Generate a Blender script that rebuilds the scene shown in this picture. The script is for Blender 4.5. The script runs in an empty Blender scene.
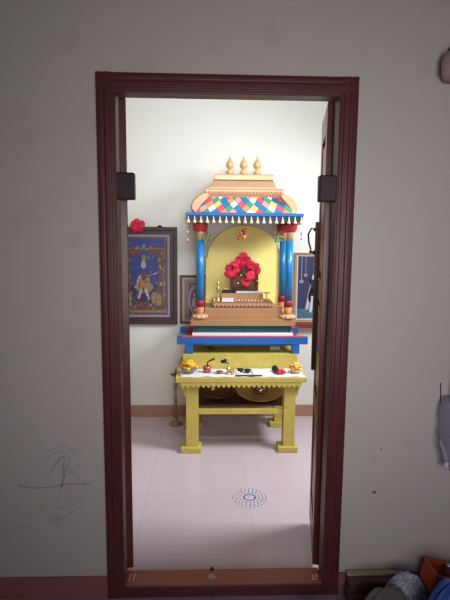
import bpy, bmesh, math, random
from mathutils import Vector, Matrix
random.seed(4)
C = bpy.context.scene.collection
PI = math.pi
# ------------------------------------------------------------------ camera
YAW, PIT, ROL = 0.03608, 0.12689, 0.0087
CAM = Vector((-0.07385, -1.88907, 1.51408)); F = 480.0
def cam_axes():
    cy, sy = math.cos(YAW), math.sin(YAW)
    w = Vector((sy*math.cos(PIT), cy*math.cos(PIT), -math.sin(PIT)))
    r = Vector((cy, -sy, 0)); u = r.cross(w)
    return math.cos(ROL)*r+math.sin(ROL)*u, -math.sin(ROL)*r+math.cos(ROL)*u, w
R_, U_, W_ = cam_axes()
cam = bpy.data.objects.new('camera', bpy.data.cameras.new('camera')); C.objects.link(cam)
m = Matrix.Identity(4)
for i in range(3):
    m[i][0] = R_[i]; m[i][1] = U_[i]; m[i][2] = -W_[i]; m[i][3] = CAM[i]
cam.matrix_world = m
cam.data.sensor_fit = 'VERTICAL'; cam.data.sensor_height = 36; cam.data.lens = 36*F/600
cam.data.clip_start = 0.02
bpy.context.scene.camera = cam
def A(px, py, Y):                      # real-world point at depth Y seen at a photo position
    d = (px-225)/F*R_-(py-300)/F*U_+W_
    return CAM + d*((Y-CAM.y)/d.y)
def G(px, py, z=0.0):
    d = (px-225)/F*R_-(py-300)/F*U_+W_
    return CAM + d*((z-CAM.z)/d.z)
# ------------------------------------------------------------------ world, lights, exposure
w = bpy.data.worlds.new('world'); bpy.context.scene.world = w; w.use_nodes = True
w.node_tree.nodes['Background'].inputs[0].default_value = (0.75, 0.87, 1.0, 1)
w.node_tree.nodes['Background'].inputs[1].default_value = 0.6
def area(name, loc, rot, sx, sy, power, col):
    l = bpy.data.lights.new(name, 'AREA'); l.shape = 'RECTANGLE'; l.size = sx; l.size_y = sy
    l.energy = power; l.color = col
    o = bpy.data.objects.new(name, l); C.objects.link(o); o.location = loc; o.rotation_euler = rot
    return o
# daylight outside the shrine room's side window (right wall)
kd = area('window_daylight', (1.66, 0.72, 2.35), (0, 0, 0), 0.7, 0.7, 31, (0.92, 0.965, 1.0)); kd.data.spread = math.radians(122)
kd.rotation_euler = (Vector((-.05, 1.30, .30))-kd.location).to_track_quat('-Z', 'Y').to_euler()
# unseen fill light added above the door to brighten shrine and back wall
area('added_fill_light', (0.15, 0.16, 2.36), (math.radians(88), 0, 0), 1.0, 0.3, 19, (0.90, 0.96, 1.0))
# dim daylight of the front room: its window behind the viewer
area('front_window_daylight', (0.26, -2.44, 1.36), (math.radians(90), 0, 0), 0.9, 0.9, 8.0, (1.0, 0.955, 0.98)).data.spread = math.radians(90)
vs = bpy.context.scene.view_settings
vs.view_transform = 'Standard'; vs.look = 'None'; vs.exposure = 0.0; vs.gamma = 1.0; vs.use_curve_mapping = False
# ------------------------------------------------------------------ materials
def lin(c): return tuple(((v/255)/12.92 if v/255 <= .04045 else ((v/255+.055)/1.055)**2.4) for v in c)
MC = {}
def mat(name, col, rough=0.6, metal=0.0, var=0.12, scale=14, bump=0.0, bscale=60, spec=0.4, trans=0.0, stretch=(1,1,1), alpha=1.0, coat=0.0):
    if name in MC: return MC[name]
    m = bpy.data.materials.new(name); m.use_nodes = True; nt = m.node_tree; n = nt.nodes; L = nt.links
    b = n['Principled BSDF']; c = lin(col)
    tc = n.new('ShaderNodeTexCoord'); mp = n.new('ShaderNodeMapping'); mp.inputs['Scale'].default_value = stretch
    L.new(tc.outputs['Object'], mp.inputs['Vector'])
    nz = n.new('ShaderNodeTexNoise'); nz.inputs['Scale'].default_value = scale; nz.inputs['Detail'].default_value = 4
    L.new(mp.outputs[0], nz.inputs['Vector'])
    mx = n.new('ShaderNodeMix'); mx.data_type = 'RGBA'
    mx.inputs[6].default_value = tuple(v*(1-var) for v in c)+(1,); mx.inputs[7].default_value = tuple(min(1, v*(1+var)) for v in c)+(1,)
    L.new(nz.outputs['Fac'], mx.inputs[0]); L.new(mx.outputs[2], b.inputs['Base Color'])
    b.inputs['Roughness'].default_value = rough; b.inputs['Metallic'].default_value = metal
    b.inputs['Specular IOR Level'].default_value = spec; b.inputs['Transmission Weight'].default_value = trans
    b.inputs['Alpha'].default_value = alpha; b.inputs['Coat Weight'].default_value = coat; b.inputs['Coat Roughness'].default_value = .12
    if bump:
        n2 = n.new('ShaderNodeTexNoise'); n2.inputs['Scale'].default_value = bscale
        L.new(mp.outputs[0], n2.inputs['Vector'])
        bp = n.new('ShaderNodeBump'); bp.inputs['Strength'].default_value = bump; bp.inputs['Distance'].default_value = .004
        L.new(n2.outputs['Fac'], bp.inputs['Height']); L.new(bp.outputs[0], b.inputs['Normal'])
    MC[name] = m; return m
M_mahog = mat('mahogany', (90,42,42), .38, var=.35, scale=7, stretch=(14,14,1), bump=.15, spec=.45)
M_mahogH = mat('mahogany_horizontal', (90,42,42), .38, var=.35, scale=7, stretch=(1,14,14), bump=.15, spec=.45)
M_sill = mat('threshold_wood', (158,88,66), .4, var=.3, scale=7, stretch=(1,14,14), bump=.15)
M_leaf = mat('leaf_wood', (98,48,38), .35, var=.4, scale=8, stretch=(12,12,1), bump=.1)
M_block = mat('dark_block', (50,28,34), .5)
M_iron = mat('iron', (60,60,62), .4, metal=.8)
M_yel = mat('yellow_paint', (204,184,92), .5, var=.18, scale=18, bump=.2, bscale=90)
M_yelarch = mat('yellow_arch', (250,232,140), .55, var=.06, scale=10)
M_gold = mat('gold_paint', (182,142,110), .45, var=.14, scale=30, metal=.05)
M_goldL = mat('gold_light', (212,172,132), .38, var=.12, scale=30, metal=.15)
M_plat = mat('platform_gold', (172,128,88), .45, var=.12, scale=30)
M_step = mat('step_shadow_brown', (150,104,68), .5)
M_orange = mat('ochre_paint', (200,132,84), .5, var=.1)
M_blue = mat('blue_gloss', (28,124,190), .3, var=.08, spec=.5, coat=.25)
M_blue2 = mat('blue_paint', (38,100,176), .45, var=.16, scale=20)
M_teal = mat('teal_paint', (14,84,92), .45, var=.12)
M_mar = mat('maroon_paint', (152,36,52), .4, var=.12)
M_red = mat('red_paint', (184,56,58), .45, var=.12)
M_pink = mat('rose_paint', (196,84,116), .5, var=.12)
M_white = mat('white_paint', (236,234,232), .5, var=.04)
M_cloth = mat('white_cloth', (226,224,232), .85, var=.06, bump=.2)
M_paper = mat('paper', (240,240,240), .7, var=.03)
M_brass = mat('brass', (222,192,132), .33, metal=.7, var=.15)
M_brassD = mat('old_brass', (164,134,86), .38, metal=.7, var=.25)
M_steel = mat('bronze_dish', (150,118,108), .25, metal=.75, var=.2)
M_copper = mat('copper', (176,104,84), .35, metal=.7, var=.15)
M_black = mat('soot_black', (28,24,26), .6)
M_dkwood = mat('dark_wood', (92,52,40), .5, var=.3, scale=10)
M_frame = mat('picture_frame_dark', (74,58,56), .4, var=.3, scale=12)
M_frame2 = mat('picture_frame_brown', (110,88,70), .5, var=.25)
M_frame3 = mat('picture_frame_gold', (176,150,112), .4, var=.15, metal=.2)
M_green = mat('leaf_green', (92,140,66), .55, var=.3)
M_dgreen = mat('stem_green', (48,74,52), .6, var=.3)
M_hib = mat('hibiscus_red', (214,36,72), .55, var=.2, scale=40)
M_marig = mat('marigold_yellow', (240,190,50), .7, var=.15, scale=40)
M_mor = mat('marigold_orange', (236,140,40), .7, var=.15, scale=40)
M_wflow = mat('white_petals', (240,232,220), .7, var=.05)
M_glass = mat('glass', (236,240,240), .08, trans=.85, var=0, spec=.5)
M_chalk = mat('chalk', (226,196,186), .9, var=.05)

def wall_mat(name, a, b, stain, amount):
    m = bpy.data.materials.new(name); m.use_nodes = True; nt = m.node_tree; n = nt.nodes; L = nt.links
    p = n['Principled BSDF']; p.inputs['Roughness'].default_value = .75; p.inputs['Specular IOR Level'].default_value = .2
    tc = n.new('ShaderNodeTexCoord')
    nz = n.new('ShaderNodeTexNoise'); nz.inputs['Scale'].default_value = 1.4; nz.inputs['Detail'].default_value = 5; L.new(tc.outputs['Object'], nz.inputs['Vector'])
    mx = n.new('ShaderNodeMix'); mx.data_type = 'RGBA'; mx.inputs[6].default_value = lin(a)+(1,); mx.inputs[7].default_value = lin(b)+(1,)
    L.new(nz.outputs['Fac'], mx.inputs[0])
    n3 = n.new('ShaderNodeTexNoise'); n3.inputs['Scale'].default_value = 5.5; n3.inputs['Detail'].default_value = 8; L.new(tc.outputs['Object'], n3.inputs['Vector'])
    cr = n.new('ShaderNodeMapRange'); cr.inputs[1].default_value = .6; cr.inputs[2].default_value = .8; cr.inputs[4].default_value = amount
    L.new(n3.outputs['Fac'], cr.inputs[0])
    m2 = n.new('ShaderNodeMix'); m2.data_type = 'RGBA'; m2.inputs[7].default_value = lin(stain)+(1,)
    L.new(cr.outputs[0], m2.inputs[0]); L.new(mx.outputs[2], m2.inputs[6]); L.new(m2.outputs[2], p.inputs['Base Color'])
    n2 = n.new('ShaderNodeTexNoise'); n2.inputs['Scale'].default_value = 45; L.new(tc.outputs['Object'], n2.inputs['Vector'])
    bp = n.new('ShaderNodeBump'); bp.inputs['Strength'].default_value = .12; bp.inputs['Distance'].default_value = .01
    L.new(n2.outputs['Fac'], bp.inputs['Height']); L.new(bp.outputs[0], p.inputs['Normal'])
    return m
M_wall = wall_mat('distemper_wall', (192,185,181), (204,197,193), (172,160,148), .5)
M_wallB = wall_mat('shrine_room_wall', (232,233,228), (238,239,234), (222,219,206), .25)
def tile_mat(name, col, grout, size, rough, off=(0,0), dirt=.1):
    m = bpy.data.materials.new(name); m.use_nodes = True; nt = m.node_tree; n = nt.nodes; L = nt.links
    p = n['Principled BSDF']; p.inputs['Roughness'].default_value = rough; p.inputs['Specular IOR Level'].default_value = .45
    tc = n.new('ShaderNodeTexCoord'); mp = n.new('ShaderNodeMapping'); mp.inputs['Location'].default_value = (off[0], off[1], 0)
    L.new(tc.outputs['Object'], mp.inputs[0])
    br = n.new('ShaderNodeTexBrick'); br.offset = 0; br.inputs['Scale'].default_value = 1; br.inputs['Mortar Size'].default_value = .0022
    br.inputs['Brick Width'].default_value = size; br.inputs['Row Height'].default_value = size
    c = lin(col); br.inputs['Color1'].default_value = c+(1,); br.inputs['Color2'].default_value = tuple(v*.97 for v in c)+(1,); br.inputs['Mortar'].default_value = lin(grout)+(1,)
    L.new(mp.outputs[0], br.inputs['Vector'])
    nz = n.new('ShaderNodeTexNoise'); nz.inputs['Scale'].default_value = 3; nz.inputs['Detail'].default_value = 6; L.new(mp.outputs[0], nz.inputs['Vector'])
    mx = n.new('ShaderNodeMix'); mx.data_type = 'RGBA'; mx.blend_type = 'MULTIPLY'; mx.inputs[0].default_value = dirt
    L.new(br.outputs['Color'], mx.inputs[6]); L.new(nz.outputs['Fac'], mx.inputs[7]); L.new(mx.outputs[2], p.inputs['Base Color'])
    return m
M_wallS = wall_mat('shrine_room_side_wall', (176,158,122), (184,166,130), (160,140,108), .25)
M_floorB = tile_mat('shrine_floor_tile', (212,196,206), (194,180,188), .60, .16, (-.07, .33))
M_floorF = tile_mat('front_floor', (168,152,174), (130,120,136), .60, .3)
M_skirtB = mat('skirting_tile', (178,136,118), .35, var=.08)
M_skirtF = mat('skirting_front', (156,100,98), .4, var=.12)
# ------------------------------------------------------------------ mesh builder
ORG = {}
class MB:
    def __init__(s): s.v = []; s.f = []; s.mi = []; s.sm = []; s.cur = 0; s.smooth = False
    def add(s, vs, fs):
        o = len(s.v); s.v += [Vector(v) for v in vs]
        for f in fs: s.f.append([o+i for i in f]); s.mi.append(s.cur); s.sm.append(s.smooth)
        return s
    def box(s, x0, x1, y0, y1, z0, z1):
        return s.add([(x0,y0,z0),(x1,y0,z0),(x1,y1,z0),(x0,y1,z0),(x0,y0,z1),(x1,y0,z1),(x1,y1,z1),(x0,y1,z1)],
              [(0,3,2,1),(4,5,6,7),(0,1,5,4),(1,2,6,5),(2,3,7,6),(3,0,4,7)])
    def frustum(s, b, t):   # b,t = (x0,x1,y0,y1,z)
        return s.add([(b[0],b[2],b[4]),(b[1],b[2],b[4]),(b[1],b[3],b[4]),(b[0],b[3],b[4]),(t[0],t[2],t[4]),(t[1],t[2],t[4]),(t[1],t[3],t[4]),(t[0],t[3],t[4])],
              [(0,3,2,1),(4,5,6,7),(0,1,5,4),(1,2,6,5),(2,3,7,6),(3,0,4,7)])
    def prism(s, poly, y0, y1):       # poly in XZ, extruded along Y
        n = len(poly)
        return s.add([(p[0],y0,p[1]) for p in poly]+[(p[0],y1,p[1]) for p in poly],
              [tuple(range(n)), tuple(range(2*n-1, n-1, -1))]+[((i+1)%n, i, n+i, n+(i+1)%n) for i in range(n)])
    def prism_x(s, poly, x0, x1):     # poly in YZ
        n = len(poly)
        return s.add([(x0,p[0],p[1]) for p in poly]+[(x1,p[0],p[1]) for p in poly],
              [tuple(range(n-1, -1, -1)), tuple(range(n, 2*n))]+[(i, (i+1)%n, n+(i+1)%n, n+i) for i in range(n)])
    def prism_z(s, poly, z0, z1):     # poly in XY
        n = len(poly)
        return s.add([(p[0],p[1],z0) for p in poly]+[(p[0],p[1],z1) for p in poly],
              [tuple(range(n-1, -1, -1)), tuple(range(n, 2*n))]+[(i, (i+1)%n, n+(i+1)%n, n+i) for i in range(n)])
    def lathe(s, c, prof, seg=24, sx=1, sy=1):   # prof = [(r,z)...] relative to c
        vs = []; fs = []; n = len(prof)
        for r, z in prof:
            for k in range(seg):
                a = 2*PI*k/seg; vs.append((c[0]+r*sx*math.cos(a), c[1]+r*sy*math.sin(a), c[2]+z))
        for i in range(n-1):
            for k in range(seg):
                k2 = (k+1) % seg; fs.append((i*seg+k, i*seg+k2, (i+1)*seg+k2, (i+1)*seg+k))
        fs.append(tuple(range(seg-1, -1, -1))); fs.append(tuple((n-1)*seg+k for k in range(seg)))
        q = s.smooth; s.smooth = True; s.add(vs, fs); s.smooth = q
        s.sm[-1] = False; s.sm[-2] = False
        return s
    def ball(s, c, rx, ry=None, rz=None, seg=12, rings=7, rot=None):
        ry = ry or rx; rz = rz or rx; vs = []; fs = []
        for i in range(1, rings):
            t = PI*i/rings
            for k in range(seg):
                a = 2*PI*k/seg; vs.append(Vector((rx*math.sin(t)*math.cos(a), ry*math.sin(t)*math.sin(a), -rz*math.cos(t))))
        b = len(vs); vs += [Vector((0,0,-rz)), Vector((0,0,rz))]
        for i in range(rings-2):
            for k in range(seg):
                k2 = (k+1) % seg; fs.append((i*seg+k, i*seg+k2, (i+1)*seg+k2, (i+1)*seg+k))
        for k in range(seg):
            fs.append((b, (k+1)%seg, k)); fs.append((b+1, (rings-2)*seg+k, (rings-2)*seg+(k+1)%seg))
        if rot: vs = [rot @ v for v in vs]
        q = s.smooth; s.smooth = True; s.add([v+Vector(c) for v in vs], fs); s.smooth = q
        return s
    def tube(s, pts, r, seg=8, flat=1.0):
        pts = [Vector(p) for p in pts]; vs = []; fs = []; n = len(pts)
        rr = r if isinstance(r, (list, tuple)) else [r]*n
        for i, p in enumerate(pts):
            t = (pts[min(i+1,n-1)]-pts[max(i-1,0)]).normalized()
            up = Vector((0,1,0)) if abs(t.y) < .9 else Vector((1,0,0))
            a = t.cross(up).normalized(); b = a.cross(t).normalized()
            for k in range(seg):
                th = 2*PI*k/seg; vs.append(p+a*rr[i]*math.cos(th)+b*rr[i]*flat*math.sin(th))
        for i in range(n-1):
            for k in range(seg):
                k2 = (k+1) % seg; fs.append((i*seg+k2, i*seg+k, (i+1)*seg+k, (i+1)*seg+k2))
        fs.append(tuple(range(seg))); fs.append(tuple((n-1)*seg+k for k in range(seg-1, -1, -1)))
        q = s.smooth; s.smooth = True; s.add(vs, fs); s.smooth = q
        return s
    def xf(s, M, start=0):
        for i in range(start, len(s.v)): s.v[i] = M @ s.v[i]
        return s
    def build(s, name, mats, parent=None, bevel=0, seg=2, subsurf=0):
        if not isinstance(mats, (list, tuple)): mats = [mats]
        if parent is None:
            xs = [v.x for v in s.v]; ys = [v.y for v in s.v]; zs = [v.z for v in s.v]
            org = Vector(((min(xs)+max(xs))/2, (min(ys)+max(ys))/2, min(zs)))
        else: org = ORG[parent.name]
        me = bpy.data.meshes.new(name); me.from_pydata([v-org for v in s.v], [], s.f)
        for mm in mats: me.materials.append(mm)
        for i, p in enumerate(me.polygons): p.material_index = s.mi[i]; p.use_smooth = s.sm[i]
        bm = bmesh.new(); bm.from_mesh(me); bmesh.ops.recalc_face_normals(bm, faces=bm.faces); bm.to_mesh(me); bm.free()
        o = bpy.data.objects.new(name, me); C.objects.link(o); ORG[o.name] = org
        if parent is None: o.location = org
        else: o.parent = parent
        if bevel:
            b = o.modifiers.new('bevel', 'BEVEL'); b.width = bevel; b.segments = seg; b.limit_method = 'ANGLE'; b.angle_limit = .6
        if subsurf:
            b = o.modifiers.new('subsurf', 'SUBSURF'); b.levels = subsurf; b.render_levels = subsurf
        return o
def thing(name, loc, label, cat, group=None):
    o = bpy.data.objects.new(name, None); C.objects.link(o); o.location = loc; o.empty_display_size = .05
    ORG[o.name] = Vector(loc); return tag(o, label, cat, group)
def tag(o, label, cat, group=None, kind=None):
    o['label'] = label; o['category'] = cat
    if group: o['group'] = group
    if kind: o['kind'] = kind
    return o
def struct(o): o['kind'] = 'structure'; return o
def dup(root, loc, label=None, rot=None):
    r = root.copy(); C.objects.link(r); r.location = loc
    if rot: r.rotation_euler = rot
    if label: r['label'] = label
    for ch in list(root.children):
        c = ch.copy(); C.objects.link(c); c.parent = r
        for g in ch.children:
            d = g.copy(); C.objects.link(d); d.parent = c
    return r
def B(*a): return MB().box(*a)
# ================================================================== SETTING
XL, XR, YB, ZC = -1.5, 1.7, 2.083, 3.0          # shrine room
FX0, FX1, FY = -2.3, 2.2, -2.5                    # front room
TW = .12                                          # wall between the rooms
DO, DH = .491, 2.12                               # outer frame half width / height
# wall with doorway
def holed(x0, x1, z0, z1, y0, y1, hx0, hx1, hz0, hz1):
    b = MB()
    b.box(x0, hx0, y0, y1, z0, z1); b.box(hx1, x1, y0, y1, z0, z1)
    b.box(hx0, hx1, y0, y1, hz1, z1)
    if hz0 > z0: b.box(hx0, hx1, y0, y1, z0, hz0)
    return b
wf = holed(FX0, FX1, 0, ZC, 0, TW, -DO+.01, DO-.01, 0, DH-.01)
wall_front = struct(wf.build('wall_front', M_wall))
struct(B(XL-.1, XR+.1, TW+.0005, TW+.012, DH, ZC).build('wall_lintel', M_wallS))
struct(B(XL-.1, XR+.1, YB, YB+.1, 0, ZC).build('wall_back', M_wallB))
struct(B(XL-.1, XL, TW, YB, 0, ZC).build('wall_left', M_wallS))
# right wall of the shrine room with its window
b = MB(); wy0, wy1, wz0, wz1 = .32, 1.24, 1.84, 2.76
b.box(XR, XR+.1, TW, wy0, 0, ZC); b.box(XR, XR+.1, wy1, YB, 0, ZC); b.box(XR, XR+.1, wy0, wy1, 0, wz0); b.box(XR, XR+.1, wy0, wy1, wz1, ZC)
struct(b.build('wall_right', M_wallS))
b = MB()
for y in (wy0, wy1-.04): b.box(XR, XR+.06, y, y+.04, wz0, wz1)
for z in (wz0, wz1-.04): b.box(XR, XR+.06, wy0, wy1, z, z+.04)
struct(b.build('window_1', M_mahog))
struct(B(XL-.1, XR+.1, TW, YB+.1, -.1, 0).build('floor', M_floorB))
struct(B(XL-.1, XR+.1, TW, YB+.1, ZC, ZC+.1).build('ceiling', M_wallB))
struct(B(-.37, .67, TW+.012, .152, 2.19, 2.53).build('added_panel_1', M_white, bevel=.004))  # unseen housing added behind the fill light
struct(B(XL, XR, YB-.012, YB, 0, .10).build('baseboard_back', M_skirtB))
struct(B(XL, XL+.012, TW+.01, YB-.012, 0, .10).build('baseboard_left', M_skirtB))
struct(B(XR-.012, XR, TW+.01, YB-.012, 0, .10).build('baseboard_right', M_skirtB))
# front room
struct(B(FX0-.1, FX1+.1, FY-.1, TW, -.1, -.001).build('floor', M_floorF))
struct(B(FX0-.1, FX1+.1, FY-.1, TW, ZC, ZC+.1).build('ceiling', M_wall))
struct(B(FX0-.1, FX0, FY, TW, 0, ZC).build('wall_front_left', M_wall))
struct(B(FX1, FX1+.1, FY, TW, 0, ZC).build('wall_front_right', M_wall))
b = MB(); b.box(FX0, -.13, FY-.1, FY, 0, ZC); b.box(.97, FX1, FY-.1, FY, 0, ZC); b.box(-.13, .97, FY-.1, FY, 0, .95); b.box(-.13, .97, FY-.1, FY, 2.05, ZC)
struct(b.build('wall_behind', M_wall))
b = MB()
for x in (-.13, .40, .93): b.box(x, x+.04, FY-.08, FY-.02, .95, 2.05)
for z in (.95, 2.01): b.box(-.13, .97, FY-.08, FY-.02, z, z+.04)
struct(b.build('window_2', M_mahog))
struct(B(FX0, -DO, -.012, 0, 0, .092).build('baseboard_front_left', M_skirtF))
struct(B(DO, FX1, -.012, 0, 0, .092).build('baseboard_front_right', M_skirtF))
# ------------------------------------------------------------------ blue crayon scribble on the front wall
b = MB(); yy = -.0006
def scr(pts, r=.0022, n=5):
    P = [A(x, y, yy) for x, y in pts]; out = []
    for i in range(len(P)-1):
        p0 = P[max(i-1,0)]; p1 = P[i]; p2 = P[i+1]; p3 = P[min(i+2,len(P)-1)]
        for k in range(n):
            t = k/n; out.append(.5*((2*p1)+(-p0+p2)*t+(2*p0-5*p1+4*p2-p3)*t*t+(-p0+3*p1-3*p2+p3)*t**3))
    out.append(P[-1]); b.tube(out, r, 6, .12)
scr([(18,485),(30,488),(50,487),(70,484),(90,484)], .0030)
scr([(63,462),(64,474),(61,488)], .0040)
scr([(50,474),(54,466),(60,459),(66,456)], .0026)
scr([(42,462),(48,452),(57,447),(68,448),(76,454),(79,462),(74,470),(64,472),(55,468)], .0011)
scr([(45,466),(50,456),(62,452),(70,460),(66,470),(74,474),(84,482),(86,492),(80,502),(66,508),(56,508)], .0012)
scr([(59,508),(58,498),(62,486),(66,474)], .0011)
scr([(2,531),(14,530),(24,527),(30,525)], .0016)
scr([(50,519),(56,518),(62,519),(70,513),(78,508),(84,504)], .0014)
scr([(48,524),(52,520),(60,521),(55,516),(64,517)], .0018)
scr([(64,470),(58,460),(62,456),(68,466),(72,472)], .0014)
b.build('crayon_scribble', mat('blue_crayon', (140,152,220), .8, var=.1, scale=60, alpha=.17), wall_front)
b = MB()
for x, y, r in [(374,492,.006),(381,449,.003),(375,493,.004),(104,423,.004)]:
    c = A(x, y, -.0004); b.ball(c, r*1.6, .0006, r)
b.build('scuff_mark', mat('scuff', (136,116,112), .8), wall_front)
# ------------------------------------------------------------------ door frame (structure)
door = bpy.data.objects.new('door_1', None); C.objects.link(door); struct(door); ORG['door_1'] = Vector((0,0,0))
def jamb_poly(s):     # s=-1 left, +1 right ; outline in XY of a moulded jamb
    P = [(.491,-.020),(.474,-.022),(.471,-.019),(.462,-.019),(.459,-.022),(.440,-.022),(.436,-.018),(.428,-.018),(.424,-.016),(.420,-.016),(.420,.055),(.440,.055),(.440,.09),(.481,.09),(.491,-.0)]
    return [(s*x, y) for x, y in (P if s > 0 else P[::-1])]
for s in (-1, 1):
    MB().prism_z(jamb_poly(s), 0, DH).build('jamb', M_mahog, door, bevel=.0015)
P = [(-.0195,2.119),(-.0215,2.103),(-.0185,2.100),(-.0185,2.091),(-.0215,2.088),(-.0215,2.069),(-.0175,2.065),(-.0175,2.057),(-.0155,2.053),(-.0155,2.049),(.055,2.049),(.055,2.066),(.09,2.066),(.09,2.111),(0,2.119)]
MB().prism_x(P, -.4905, .4905).build('head', M_mahogH, door, bevel=.0015)
MB().box(-.424, .424, -.012, .085, 0.002, .052).build('threshold', M_sill, door, bevel=.003)
MB().box(-.424, .424, -.0205, -.0125, 0.002, .0505).build('threshold_face', M_mahogH, door, bevel=.002)
for s in (-1, 1):
    x0, x1 = sorted((s*.43, s*.356))
    b = MB().box(x0, x1, -.008, .035, 1.66, 1.762)
    b.build('stop_block', M_block, door, bevel=.006)
# chalk marks and bolt keep on the threshold
b = MB()
def stroke(pts, z=.0525, r=.0022): b.tube([G(x, y, z) for x, y in pts], r, 6, 1)
for dx in (0, 4): stroke([(129+dx,581),(130+dx,577),(132+dx,573.5)]); stroke([(312+dx*.8,574),(313+dx*.8,576.5),(312+dx*.8,580)])
for dx in (0, 4): stroke([(313+dx*.8,574),(315+dx*.8,577),(313.5+dx*.8,580)], r=.0014)
for a in range(8):
    t = a*PI/4; stroke([(211.5+1*math.cos(t),576.5+.8*math.sin(t)),(211.5+4.5*math.cos(t),576.5+3.2*math.sin(t))], r=.0016)
b.build('chalk_kolam', M_chalk, door)
k = G(212, 569.5, .052); MB().lathe(k, [(.008,0),(.009,.004),(.006,.010),(.002,.013)], 12).build('bolt_stud', M_iron, door)
# ------------------------------------------------------------------ door leaves
def leaf(side, label, ang, hx):
    """local frame: x along the leaf from the hinge edge, y through the thickness (0 = visible inner face), z up"""
    t = thing('door_leaf', (hx, .098, .055), label, 'door')
    o = ORG[t.name]; Wd, Th, Z1 = .41, .034, 2.010
    a = math.radians(ang); d = Vector((math.cos(a), math.sin(a), 0)); n = Vector((math.sin(a), -math.cos(a), 0)) if side > 0 else Vector((-math.sin(a), math.cos(a), 0))
    M = Matrix(((d.x, n.x, 0, o.x), (d.y, n.y, 0, o.y), (0, 0, 1, o.z), (0, 0, 0, 1)))
    b = MB()
    for x in (0, Wd-.085): b.box(x, x+.085, 0, Th, 0, Z1)
    for z0, z1 in ((0,.16),(.62,.72),(1.18,1.28),(Z1-.11,Z1)): b.box(.085, Wd-.085, 0, Th, z0, z1)
    b.xf(M).build('stile_and_rail_frame', M_leaf, t, bevel=.003)
    for z0, z1 in ((.16,.62),(.72,1.18),(1.28,Z1-.11)):
        p = MB().box(.085, Wd-.085, .012, Th-.012, z0, z1); p.box(.11, Wd-.11, .004, Th-.004, z0+.03, z1-.03)
        p.xf(M).build('panel', M_leaf, t, bevel=.004)
    return t, M
lt, ML = leaf(-1, 'left dark wooden door leaf swung inward, seen edge on', 101.5, -.400)

rt, MR = leaf(1, 'right dark wooden door leaf swung inward, with curved handle and bolt', 80.0, .403)
b = MB().box(.375, .418, -.016, 0, .80, A(318,222,.48).z-.055); b.xf(MR).build('meeting_strip', M_leaf, rt, bevel=.003)
zb = A(312, 240, .48).z - .058
b = MB()
pts = [(.395, -.014, zb+.055), (.395, -.036, zb+.06), (.395, -.050, zb+.03), (.395, -.046, zb-.01), (.395, -.036, zb-.04), (.395, -.036, zb-.055), (.395, -.014, zb-.058)]
b.tube(pts, .0045, 8); b.ball((.395,-.036,zb-.055), .008); b.ball((.395,-.018,zb-.058), .011); b.ball((.395,-.018,zb+.055), .009)
b.xf(MR).build('pull_handle', M_iron, rt)
zb2 = A(316, 285, .48).z - .058
b = MB(); b.tube([(.34,-.026,zb2-.02),(.43,-.026,zb2-.02)], .007); b.box(.36,.40,-.03,-.0,zb2-.05,zb2+.03); b.tube([(.37,-.028,zb2-.02),(.37,-.036,zb2-.05),(.37,-.034,zb2-.08)], .006); b.tube([(.385,-.028,zb2+.01),(.385,-.034,zb2+.035)], .005)
b.xf(MR).build('sliding_bolt', M_iron, rt)
for z in (.25, 1.0, 1.75):
    MB().lathe((rt.location.x+.03, .086, z), [(.006,0),(.006,.09)], 10).build('hinge', M_iron, rt)
    MB().lathe((lt.location.x-.03, .084, z), [(.006,0),(.006,.09)], 10).build('hinge', M_iron, lt)
# ================================================================== YELLOW OFFERING TABLE
TY0, TY1, TZ = 1.346, 1.95, .556
tx0, tx1 = A(175.5,380,TY0).x, A(307,380,TY0).x
tb = thing('offering_table', ((tx0+tx1)/2, (TY0+TY1)/2, 0), 'long yellow painted wooden table with scalloped edge, holding puja items', 'table')
MB().box(tx0, tx1, TY0, TY1, TZ-.036, TZ).build('tabletop', M_yel, tb, bevel=.004)
def scallop(x0, x1, z1, depth, n, tooth=.5, kind='round'):
    P = [(x0, z1), (x1, z1)]; w_ = (x1-x0)/n
    for i in range(n):
        xr = x1-i*w_
        if kind == 'round':
            for k in range(7):
                t = k/6; P.append((xr-w_*t, z1-depth*(1-tooth)-depth*tooth*math.sin(PI*t)))
        else:
            P += [(xr, z1-depth*(1-tooth)), (xr-w_/2, z1-depth)]
    if kind != 'round': P.append((x0, z1-depth*(1-tooth)))
    return P
MB().prism(scallop(tx0+.035, tx1-.035, TZ-.036, .036, 24, .6), TY0+.003, TY0+.016).build('scalloped_apron', M_yel, tb)
MB().prism(scallop(tx0+.05, tx1-.05, TZ-.036, .030, 26), TY1-.03, TY1-.015).build('rear_apron', M_yel, tb)
lx = [(-.225,-.137),(.468,.551)]
for yf in (TY0+.03, TY1-.09-.02):
    for x0, x1 in lx:
        b = MB().box(x0, x1, yf, yf+.075, .035, TZ-.036); l_ = b.build('leg', M_yel, tb, bevel=.004)
        MB().box(x0-.036, x1+.022, yf-.02, yf+.095, 0, .042).build('foot', M_yel, l_, bevel=.005)
        # small bracket with a stepped outline
        if yf < 1.5:
            q = MB()
            if x0 > 0: q.prism([(x1,.52),(x1+.03,.52),(x1+.03,.47),(x1+.018,.45),(x1+.018,.42),(x1,.40)], yf+.01, yf+.05)
            else: q.prism([(x0,.52),(x0-.03,.52),(x0-.03,.47),(x0-.018,.45),(x0-.018,.42),(x0,.40)][::-1], yf+.01, yf+.05)
            q.build('bracket', M_yel, l_)
MB().box(-.137, .468, TY0+.045, TY0+.075, .275, .313).build('stretcher', M_yel, tb, bevel=.003)
MB().box(-.137, .468, TY1-.08, TY1-.05, .275, .313).build('stretcher', M_yel, tb, bevel=.003)
for x0, x1 in lx: MB().box((x0+x1)/2-.02, (x0+x1)/2+.02, TY0+.105, TY1-.11, .275, .313).build('stretcher', M_yel, tb, bevel=.003)
SH = .325
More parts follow.
